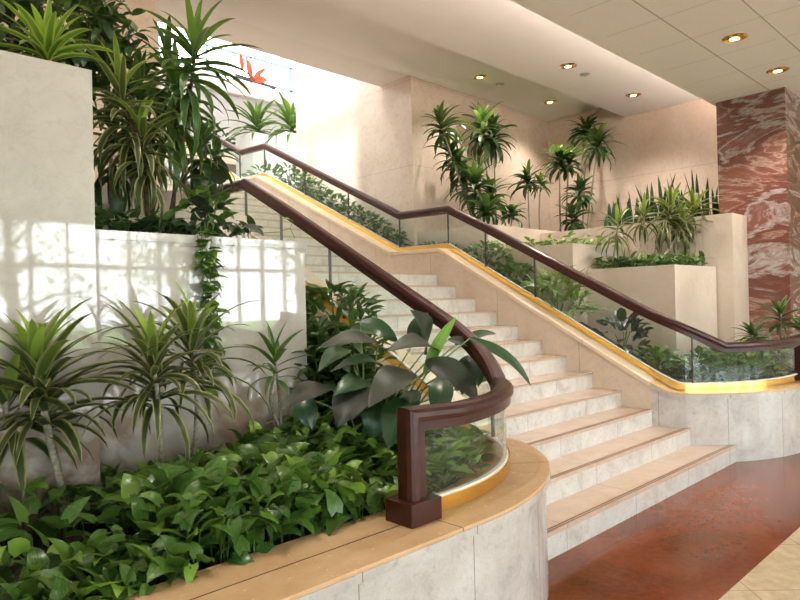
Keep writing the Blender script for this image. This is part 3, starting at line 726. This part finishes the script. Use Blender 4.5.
mbs.build('stem', M['stem'], parent=root); mbl.build('foliage', M['pothos'], parent=root, smooth=True)
root = thing('pothos_sprig', 'single trailing sprig with a round grey leaf on the planter rim', 'plant', at(240, 232, 'Y', 3.5))
mb = MB(); pts = [at(236, 236, 'Y', 3.5), at(244, 230, 'Y', 3.5), at(262, 233, 'Y', 3.5), at(280, 232, 'Y', 3.5), at(290, 228, 'Y', 3.5), at(295, 238, 'Y', 3.48)]; mb.tube(pts, .003, 5); mb.tube([pts[4], at(293, 222, 'Y', 3.5)], .002, 4); mb.build('stem', M['stem'], parent=root)
mb = MB(); mb.blade(at(244, 226, 'Y', 3.48), at(264, 236, 'Y', 3.44), .075, kind='oval', t=.3); mb.build('foliage', M['big'], parent=root, smooth=True)
mb = MB(); mb.blade(at(293, 222, 'Y', 3.5), at(282, 219, 'Y', 3.48), .03, t=.9); mb.build('young_leaf', M['pothos'], parent=root, smooth=True)

# broad leaved plant by the newel
root = thing('peace_lily', 'large broad leaved plant spilling over the left curved handrail', 'plant', (2.45, 2.85, .575))
BASE = Vector((2.45, 2.85, .60))
leaves = [  # blade base px, tip px, Y base, Y tip, width m, material, tint
 ((424, 352), (410, 310), 2.85, 2.75, .22, 'big', .5), ((412, 345), (428, 312), 2.95, 2.9, .13, 'big_dark', .3),
 ((424, 374), (456, 317), 2.75, 2.7, .075, 'big_new', .5),
 ((470, 338), (531, 386), 2.65, 2.45, .085, 'big_dark', .8), ((455, 345), (496, 334), 2.85, 2.8, .065, 'big_dark', .5),
 ((448, 340), (476, 352), 2.75, 2.7, .085, 'big', .3),
 ((378, 345), (317, 349), 2.85, 2.75, .11, 'big', .8), ((360, 322), (398, 342), 3.0, 2.85, .12, 'big_dark', .6), ((350, 330), (394, 336), 3.1, 3.0, .10, 'big_dark', .4),
 ((436, 352), (386, 352), 2.75, 2.6, .14, 'big', .7), ((426, 362), (478, 400), 2.7, 2.55, .20, 'big', .45), ((470, 356), (462, 395), 2.75, 2.7, .15, 'big', .3),
 ((410, 372), (368, 408), 2.65, 2.5, .19, 'big', .75), ((384, 368), (330, 372), 2.9, 2.75, .09, 'big_dark', .4),
 ((330, 388), (281, 410), 2.85, 2.75, .13, 'big', .3), ((368, 382), (333, 396), 2.8, 2.65, .13, 'big_dark', .4),
 ((362, 388), (338, 428), 2.7, 2.6, .20, 'big', .2), ((400, 398), (388, 450), 2.55, 2.45, .16, 'big_dark', .3),
 ((485, 352), (478, 388), 2.75, 2.7, .07, 'big_dark', .3), ((442, 378), (436, 420), 2.6, 2.5, .15, 'big_dark', .3),
 ((455, 390), (500, 372), 2.8, 2.8, .10, 'big_dark', .3), ((395, 380), (352, 420), 2.85, 2.75, .17, 'big_dark', .2),
 ((350, 350), (318, 372), 3.0, 2.9, .12, 'big_dark', .2), ((415, 390), (405, 425), 2.7, 2.6, .12, 'big_dark', .2),
 ((300, 395), (312, 430), 2.95, 2.85, .13, 'big_dark', .1), ((372, 400), (372, 440), 2.8, 2.75, .16, 'big_dark', .1)]
groups = {}
mbs = MB()
for a, b_, ya, yb, W, mt, t in leaves:
    p0 = at(*a, 'Y', ya); p1 = at(*b_, 'Y', yb)
    W *= 1.0
    groups.setdefault(mt, MB()).blade(p0, p1, W, n=(-.45+rng.uniform(-.2, .2), -.6+rng.uniform(-.2, .2), .7), sag=.10+rng.uniform(0, .06), t=t, wave=.03)
    mid = BASE.lerp(p0, .55) + Vector((0, 0, .12)); bb = BASE + Vector((rng.uniform(-.05, .05), rng.uniform(-.05, .05), 0))
    mbs.tube([bb, mid, p0], [.007, .006, .0045], 5)
mbs.build('leaf_stalk', M['stem'], parent=root, smooth=True)
groups['big'].build('foliage', M['big'], parent=root, smooth=True); groups['big_dark'].build('foliage', M['big_dark'], parent=root, smooth=True)
o = groups['big_new'].build('young_leaf', M['big_new'], parent=root, smooth=True); o['label'] = 'fresh bright green leaf'

# shrubs in the sloping bed left of the stairs
bush('leafy shrub rising at the corner of the marble wall below the left rail', at(335, 345, 'Y', 4.1), (.28, .35, .46), 320, .15, .05, 'bush_mid', hi=.9)
bush('dark shrub climbing between left wall corner and railing', at(322, 390, 'Y', 3.55)-V3(0, 0, .2), (.26, .3, .62), 380, .14, .055, 'bush_dark')
bush('lime leaved shrub below the left rail among darker leaves', at(345, 362, 'Y', 3.65)-V3(0, 0, .1), (.2, .2, .28), 110, .10, .05, 'bush_lite', hi=.9)
bush('dark green shrub between the broad leaved plant and the inner face of the left curb', Vector((2.85, 3.55, 1.0)), (.2, .35, .42), 240, .14, .055, 'bush_mid', hi=.5)
bush('low dark shrub behind the broad leaved plant', Vector((2.75, 3.3, .72)), (.3, .3, .35), 220, .13, .05, 'bush_dark')

# ---------------------------------------------------------------- upper left beds
def mt(px, py, Y): return at(px, py, 'Y', Y)
dracaena('tall variegated dracaena on the vine planter reaching the picture top', [
    dict(base=mt(166, 228, 3.8), top=mt(196, 44, 3.65), n=44, L=.40, W=.050, r=.012, stem=.34, droop=1.5, el_lo=-45),
    dict(base=mt(172, 228, 3.8), top=mt(176, 80, 3.8), n=36, L=.36, W=.050, r=.012, stem=.4, droop=1.6, el_lo=-45)], 'drac_green', cane_mat='bark')
dracaena('variegated dracaena at the left end of the vine planter', [
    dict(base=mt(153, 228, 3.7), top=mt(118, 84, 3.65), n=44, L=.36, W=.048, r=.012, stem=.34, droop=1.5, el_lo=-40),
    dict(base=mt(150, 230, 3.62), top=mt(142, 128, 3.6), n=38, L=.30, W=.046, r=.012, stem=.30, droop=1.7, el_lo=-50)], 'drac_var', cane_mat='bark')
dracaena('dark drooping dracaena behind the tall ones near the rail landing', [
    dict(base=mt(192, 200, 4.3), top=mt(204, 140, 4.2), n=30, L=.28, W=.06, r=.010, stem=.25, droop=1.6, el_lo=-50, top_tint=.2),
    dict(base=mt(200, 200, 4.3), top=mt(218, 150, 4.3), n=22, L=.24, W=.06, r=.010, stem=.15, droop=1.6, el_lo=-50, top_tint=.2)], 'drac_dark')
dracaena('dense dark dracaena filling the gap beside the tallest planter', [
    dict(base=mt(112, 210, 4.0), top=mt(112, 120, 3.95), n=40, L=.36, W=.05, r=.012, stem=.35, droop=1.6, el_lo=-50, top_tint=.3),
    dict(base=mt(130, 210, 4.2), top=mt(140, 90, 4.2), n=40, L=.36, W=.05, r=.012, stem=.45, droop=1.5, el_lo=-50, top_tint=.3),
    dict(base=mt(160, 205, 4.3), top=mt(168, 55, 4.3), n=34, L=.36, W=.05, r=.012, stem=.45, droop=1.4, el_lo=-50, top_tint=.3)], 'drac_dark')
dracaena('bright lime spider like dracaena on top of the tallest planter', [
    dict(base=mt(48, 66, 3.6), top=mt(47, 50, 3.6), n=34, L=.36, W=.048, r=.012, stem=.08, droop=1.1, el_lo=0)], 'drac_lime')
def canopy(label, base, c, size, n, L, W, mat):
    root = thing('fig_tree', label, 'plant', base)
    mb = MB(); base = Vector(base); c = Vector(c)
    mb.tube([base-V3(0, 0, .04), base.lerp(c, .6), c], [.02, .016, .01], 7)
    for i in range(7):
        q = c + V3(rng.uniform(-1, 1)*size[0], rng.uniform(-1, 1)*size[1], rng.uniform(-.6, .8)*size[2]); mb.tube([base.lerp(c, rng.uniform(.5, 1)), q], [.008, .004], 5)
    mb.build('trunk', M['bark'], parent=root, smooth=True)
    mb = MB()
    for i in range(n):
        v = V3(rng.gauss(0, 1), rng.gauss(0, 1), rng.gauss(0, 1)).normalized()*rng.random()**.4
        p = c + V3(v.x*size[0], v.y*size[1], v.z*size[2])
        mb.leaf(p, rng.uniform(0, 2*PI), R(rng.uniform(-50, 30)), L*rng.uniform(.7, 1.2), W, 'ellip', .8, 4, .25, rng.uniform(-.6, .6), rng.random()*.8)
    mb.build('foliage', M[mat], parent=root, smooth=True)
canopy('dark fig tree in the top left corner behind the tallest planter', mt(10, 60, 3.9), mt(12, 18, 4.0), (.35, .3, .42), 330, .13, .055, 'bush_dark')
canopy('dark leafy tree overhead between the lime dracaena and tall dracaenas', mt(92, 90, 4.4), mt(88, 28, 4.4), (.32, .3, .42), 420, .13, .05, 'bush_dark')
bush('dark shrub leaves packed behind the planter edge at its right end', mt(100, 82, 4.5)-V3(0, 0, .3), (.35, .3, .6), 240, .17, .05, 'bush_dark')
def ibox(x0, x1, y0, y1): return lambda x, y: x0 <= x <= x1 and y0 <= y <= y1
carpet('pothos_ground_cover', 'dark trailing leaves along the top of the vine planter', 240, (1.14, 2.15, 3.49, 4.0), ibox(1.14, 2.12, 3.49, 4.0), lambda x, y: 1.92, lambda x, y: .13, .10, .06, 'bush_dark', hi=.8)
carpet('pothos_ground_cover', 'small leaves along the upper pinkish terrace', 130, (.9, 1.6, 4.65, 5.3), ibox(.9, 1.6, 4.65, 5.3), lambda x, y: 2.38, lambda x, y: .25, .12, .06, 'bush_dark')
bush('leafy sprig over the vine on the marble planter rim', mt(205, 226, 3.7), (.16, .12, .22), 26, .12, .08, 'pothos', kind='heart')
bush('pale round leaved sprig beside the vine', mt(212, 222, 3.62), (.12, .10, .26), 10, .13, .085, 'big', kind='oval', hi=.4)

# ---------------------------------------------------------------- right side plants
def rb(y): return pl(RB, y)
names = [('bush_blue', 'blue green shrub behind the glass at the first landing', 437, 251, 6.4, (.18, .5, .22), 200, .09, .045),
         ('bush_blue', 'round blue green shrub behind the glass just below the first landing', 475, 268, 5.25, (.24, .45, .36), 300, .09, .05),
         ('bush_mid', 'slim green shrub behind the glass between the round and pale shrubs', 505, 285, 4.75, (.2, .25, .34), 150, .13, .045),
         ('bush_lite', 'pale yellow green shrub with long drooping leaves behind the glass', 540, 305, 4.15, (.28, .38, .50), 230, .22, .05),
         ('rubber', 'dark rubber plant with broad leaves behind the glass', 595, 335, 3.35, (.20, .28, .42), 60, .17, .09),
         ('bush_mid', 'green shrub right of the rubber plant behind the glass', 625, 352, 3.0, (.22, .25, .30), 200, .10, .05),
         ('bush_mid', 'yellowing shrub below the square planter box behind the glass', 655, 365, 2.75, (.24, .24, .30), 220, .11, .05),
         ('bush_mid', 'bushy green plant right behind the bend of the right glass', 690, 372, 2.6, (.3, .25, .26), 260, .10, .06)]
for mt_, lb, px, py, Y, sz, n, L, W in names:
    x = at(px, py, 'Y', Y).x
    x = min(max(x, 6.55), 6.9) if Y > 2.95 else max(x, 6.85)
    z = rb(Y)-.02 if Y > 2.95 else .575
    bush(lb, (x, Y, z), sz, n, L, W, mt_, hi=.95, up=.5 if mt_ == 'rubber' else .25, kind='oval' if mt_ == 'rubber' else 'ellip')
for i, (x, y, mt_, lb) in enumerate(((7.1, 2.45, 'bush_mid', 'low green plant behind the right curved glass left of its bright reflection'), (7.55, 2.4, 'bush_lite', 'yellow green plant behind the right curved glass'), (8.0, 2.3, 'bush_mid', 'green plant below the column near the right picture edge'), (7.6, 2.75, 'bush_mid', 'leafy plant against the slim stone pier'), (7.25, 2.8, 'bush_blue', 'rounded plant below the white front of the square box'))):
    bush(lb, (x, y, .575), (.3, .25, .36), 230, .10, .05, mt_, hi=.9)
bush('plant with coral red leaves in front of the slim stone pier', (7.85, 2.55, .575), (.25, .15, .43), 60, .12, .05, 'red_leaf' if False else 'bush_lite')
dracaena('dark dracaena in front of the red column at the right edge', [
    dict(base=(8.28, 2.35, .575), top=at(781, 312, 'Y', 2.1), n=26, L=.30, W=.05, r=.012, stem=.2, droop=1.0, el_lo=-15, top_tint=.6),
    dict(base=(8.2, 2.3, .575), top=at(752, 335, 'Y', 2.2), n=26, L=.26, W=.045, r=.012, stem=.15, droop=1.2, el_lo=-20, top_tint=.3),
    dict(base=(8.5, 2.05, .575), top=at(800, 328, 'Y', 2.0), n=20, L=.26, W=.045, r=.012, stem=.1, droop=1.2, el_lo=-20, top_tint=.3)], 'drac_dark')
# upper flight strip shrubs against the white wall
for i in range(9):
    y = 6.95 + i*.34; z = rb(y)
    bush('green shrub on the upper slope, %s behind the upper glass' % ('lowest', 'second from the bottom', 'third from the bottom', 'fourth from the bottom', 'middle one', 'fourth from the top', 'third from the top', 'second from the top', 'topmost')[i],
         (6.60, y, z-.02), (.17, .26, .34 if i < 6 else .42), 110, .11, .05, ('bush_blue', 'bush_mid')[i % 2], hi=.95, group='shrubs along the upper flight')
bush('green shrub beyond the top bend of the far railing', (6.5, 10.4, 3.75), (.25, .5, .4), 120, .14, .06, 'bush_blue')
# tall caned plants in the back corner
def bk(px, py, Y): return at(px, py, 'Y', Y)
dracaena('tall dark dracaena leaning left against the back wall, leftmost of the corner group', [
    dict(base=bk(475, 226, 6.3), top=bk(440, 122, 6.3), n=35, L=.42, W=0.085, r=.014, stem=.22, droop=1.5, jit=.3, el_lo=-9, bend=.06),
    dict(base=bk(475, 226, 6.3), top=bk(448, 145, 6.4), n=40, L=.36, W=0.085, r=.014, stem=.35, droop=1.5, jit=.3, el_lo=-18),
    dict(base=bk(480, 226, 6.3), top=bk(457, 160, 6.4), n=35, L=.36, W=0.085, r=.014, stem=.3, droop=1.5, jit=.3, el_lo=-13)], 'drac_dark')
dracaena('tall dark dracaena with two crowns just under the far soffit', [
    dict(base=bk(494, 226, 6.3), top=bk(481, 120, 6.4), n=40, L=.44, W=0.085, r=.014, stem=.35, droop=1.5, jit=.3, el_lo=-20),
    dict(base=bk(496, 226, 6.3), top=bk(493, 128, 6.4), n=40, L=.40, W=0.085, r=.014, stem=.35, droop=1.5, jit=.3, el_lo=-20)], 'drac_dark')
dracaena('lower bushy dracaena below the two tall leaning ones', [
    dict(base=bk(478, 228, 6.1), top=bk(474, 178, 6.1), n=48, L=.44, W=0.085, r=.014, stem=.3, droop=1.5, jit=.3, el_lo=-15),
    dict(base=bk(495, 228, 6.1), top=bk(490, 188, 6.1), n=40, L=.36, W=0.085, r=.014, stem=.3, droop=1.5, jit=.3, el_lo=-15)], 'drac_dark')
dracaena('short dark dracaena clump at the foot of the leaning ones', [
    dict(base=bk(490, 228, 5.75), top=bk(486, 208, 5.75), n=35, L=.34, W=0.078, r=.012, stem=.12, droop=1.5, jit=.3, el_lo=-4),
    dict(base=bk(510, 228, 5.75), top=bk(512, 212, 5.75), n=29, L=.28, W=0.072, r=.012, stem=.1, droop=1.5, jit=.3, el_lo=-4)], 'drac_dark')
dracaena('slim dracaena against the back wall left of the room corner', [
    dict(base=bk(530, 235, 6.2), top=bk(528, 178, 6.2), n=35, L=.36, W=0.072, r=.012, stem=.15, droop=1.5, jit=.3, el_lo=-9)], 'drac_dark')
dracaena('thin caned dracaena with yellow green tips in the room corner', [
    dict(base=bk(540, 235, 6.0), top=bk(541, 182, 6.0), n=18, L=.28, W=0.065, r=.014, stem=.12, droop=1.1, el_lo=-4, top_tint=1.2)], 'drac_green')
dracaena('mid height dracaena with two canes left of the tallest crown', [
    dict(base=bk(561, 236, 6.0), top=bk(560, 156, 6.0), n=43, L=.36, W=0.085, r=.016, stem=.2, droop=1.5, jit=.3, el_lo=-11),
    dict(base=bk(566, 236, 6.0), top=bk(569, 160, 6.0), n=32, L=.36, W=0.085, r=.016, stem=.2, droop=1.5, jit=.3, el_lo=-11)], 'drac_dark')
dracaena('tallest dracaena by the corner with two pale canes and a wide crown', [
    dict(base=bk(582, 240, 5.8), top=bk(586, 128, 5.9), n=48, L=.42, W=0.078, r=.018, stem=.2, droop=1.5, jit=.3, el_lo=-13),
    dict(base=bk(586, 240, 5.6), top=bk(599, 140, 5.40), n=45, L=.42, W=0.078, r=.020, stem=.2, droop=1.5, jit=.3, el_lo=-13)], 'drac_dark')
dracaena('low spreading dracaena below the tallest crown', [
    dict(base=bk(576, 240, 5.7), top=bk(580, 188, 5.7), n=45, L=.36, W=0.078, r=.018, stem=.2, droop=1.5, jit=.3, el_lo=-11),
    dict(base=bk(578, 240, 5.7), top=bk(572, 214, 5.7), n=40, L=.34, W=0.078, r=.014, stem=.2, droop=1.5, jit=.3, el_lo=-11)], 'drac_dark')
carpet('leafy_ground_cover', 'low bright green leaves along the stepped planter behind the right rail', 330, (6.78, 8.1, 4.1, 5.4), ibox(6.78, 8.1, 4.1, 5.4), lambda x, y: 2.17, lambda x, y: .14, .10, .05, 'bush_lite', 'ellip')
carpet('leafy_ground_cover', 'dark green leaves along the top of the square planter box', 420, (7.06, 8.12, 3.02, 3.96), ibox(7.06, 8.12, 3.02, 3.96), lambda x, y: 1.86, lambda x, y: .14, .12, .05, 'bush_mid', 'ellip')
# plants of the square box
def sq(px, py, Y): return at(px, py, 'Y', Y)
dracaena('upright lime topped dracaena at the left of the square planter box', [
    dict(base=sq(612, 262, 3.75), top=sq(618, 222, 3.75), n=26, L=.36, W=.05, r=.012, stem=.22, droop=1.4, el_lo=-40, top_tint=1.1)], 'drac_var')
dracaena('thin leaning dracaena in the middle of the square planter box', [
    dict(base=sq(635, 260, 3.6), top=sq(644, 212, 3.6), n=26, L=.34, W=.045, r=.010, stem=.2, droop=1.5, el_lo=-40)], 'drac_var')
dracaena('bushy variegated dracaena arching over the right of the square box', [
    dict(base=sq(652, 262, 3.5), top=sq(672, 207, 3.4), n=40, L=.44, W=.052, r=.014, stem=.25, droop=1.5, el_lo=-35, bend=.05),
    dict(base=sq(660, 262, 3.4), top=sq(694, 208, 3.3), n=46, L=.46, W=.052, r=.014, stem=.25, droop=1.6, el_lo=-40, bend=.05),
    dict(base=sq(656, 262, 3.4), top=sq(684, 222, 3.3), n=30, L=.42, W=.050, r=.014, stem=.2, droop=1.6, el_lo=-40)], 'drac_var')
# snake plants
spots = [(597, 235, 4.35, .30, 5), (611, 232, 4.3, .42, 6), (621, 230, 4.2, .34, 6), (630, 229, 4.1, .50, 6), (641, 226, 4.0, .36, 6), (650, 224, 3.9, .52, 8), (659, 222, 3.8, .40, 6), (668, 220, 3.7, .66, 5), (681, 218, 3.6, .66, 6), (699, 216, 3.5, .72, 6), (707, 214, 3.45, .60, 5), (715, 213, 3.4, .55, 5)]
wh = ['leftmost, low clump', 'second from the left', 'third from the left, short', 'fourth from the left with one high blade', 'middle short one', 'broad clump in the middle', 'short one right of the broad clump', 'tall pair of blades', 'tall blades behind the arching dracaena', 'tall single spear near the column', 'next to the column, second from right', 'rightmost, touching the column']
for (px, py, Y, h, n), l in zip(spots, wh):
    p = at(px, py, 'Y', Y); p.x = max(p.x, 8.30); p.z = 2.50
    root = thing('snake_plant', 'dark upright snake plant in the tall planter, ' + l, 'plant', p, 'snake plants in the tall planter')
    mb = MB()
    for i in range(n): mb.leaf(p + V3(rng.uniform(-.07, .07), rng.uniform(-.07, .07), -.02), rng.uniform(0, 2*PI), R(rng.uniform(74, 89)), (h+.08)*rng.uniform(.6, 1.1), .06, 'sword', rng.uniform(-.1, .2), 6, .3, 0, rng.random())
    mb.build('foliage', M['sans'], parent=root, smooth=True)

# ---------------------------------------------------------------- upper landing
for (x, y, z, l) in ((7.35, 10.65, 4.86, 'bright green palm like plant in the nearer white box upstairs'), (7.3, 11.85, 5.1, 'bright green plant in the farther white box upstairs')):
    dracaena(l, [dict(base=(x, y, z), top=(x, y, z+.35), n=44, L=.75, W=.10, r=.02, stem=.25, droop=1.1, el_lo=-10)], 'drac_green')
bush('green shrub tucked beside the upstairs white boxes', (6.75, 12.6, 4.9), (.4, .4, .5), 80, .2, .09, 'bush_blue')
# gallery railing far above
root = thing('gallery_railing', 'thin pale blue glass railing along the far upper gallery', 'railing', (6.6, 15.4, 7.66))
mb = MB()
for i in range(9): mb.box((1.5+i*1.3, 15.38, 7.66), (1.56+i*1.3, 15.43, 8.42))
for z in (7.72, 8.38): mb.box((1.2, 15.38, z), (12, 15.43, z+.05))
mb.build('rail_frame', plain('pale_blue_metal', (.30, .55, .62), .4), parent=root)
mb = MB(); mb.box((1.2, 15.40, 7.75), (12, 15.41, 8.38)); mb.build('glass_panel', M['pane'], parent=root)
# red sculpture
g = [at(235, 75, 'Y', 14.9), at(275, 88, 'Y', 14.9), at(252, 81, 'Y', 14.9)]
root = thing('hanging_sculpture', 'red and grey wing shaped sculpture on a dark bar above the stairs', 'sculpture', g[2])
mb = MB(); mb.tube([g[0], g[1]], .05, 8); mb.build('bar', M['steel'], parent=root)
mb = MB(); q = lambda x, y: at(x, y, 'Y', 14.8)
mb.blade(g[2], q(268, 80), .22, n=(-.5, -.8, .2), kind='ellip'); mb.blade(g[2], q(246, 56), .14, n=(-.5, -.8, .2)); mb.blade(g[2], q(266, 68), .12, n=(-.5, -.8, .2))
mb.blade(q(243, 70), q(240, 52), .12, n=(-.5, -.8, .2))
o = mb.build('wing', M['red_leaf'], parent=root, smooth=True); so = o.modifiers.new('thick', 'SOLIDIFY'); so.thickness = .03
mb = MB()
for p in (g[0], g[1]): mb.tube([p, (p.x, p.y, 9.85)], .008, 5)
mb.build('cable', M['steel'], parent=root)

# ---------------------------------------------------------------- trees on the lawn, mirrored in the polished walls
for i, (x, y, h, l) in enumerate(((0, -17, 7, 'left of the lobby windows'), (5.5, -18.5, 8, 'left centre of the lobby windows'), (11, -17.5, 8, 'right centre of the lobby windows'), (18, -19, 8, 'at the right of the lobby windows'), (-7, -22, 8, 'far left on the lawn'))):
    root = thing('lawn_tree', 'leafy tree on the lawn outside, ' + l, 'tree', (x, y, -.1), 'trees outside the lobby windows')
    mb = MB(); c = V3(x, y, h*.6); mb.tube([(x, y, -.1), (x+.2, y, 1.4), c], [.28, .22, .12], 8); tips = []
    for k in range(11):
        s0 = V3(x+.2, y, 1.4).lerp(c, rng.random()); e = s0 + V3(rng.uniform(-3, 3), rng.uniform(-1.6, 1.6), rng.uniform(.2, 2.2)); m_ = s0.lerp(e, .5)+V3(0, 0, .3)
        mb.tube([s0, m_, e], [.09, .06, .02], 6); tips += [m_, e]
    mb.build('trunk', M['bark'], parent=root, smooth=True)
    mb = MB()
    for k in range(1300):
        t_ = rng.choice(tips); p = t_ + V3(rng.gauss(0, .6), rng.gauss(0, .5), rng.gauss(0, .5))
        mb.leaf(p, rng.uniform(0, 6.28), R(rng.uniform(-60, 40)), .28, .16, 'ellip', .5, 2, .2, 0, rng.random())
    mb.build('foliage', M['treeleaf'], parent=root)
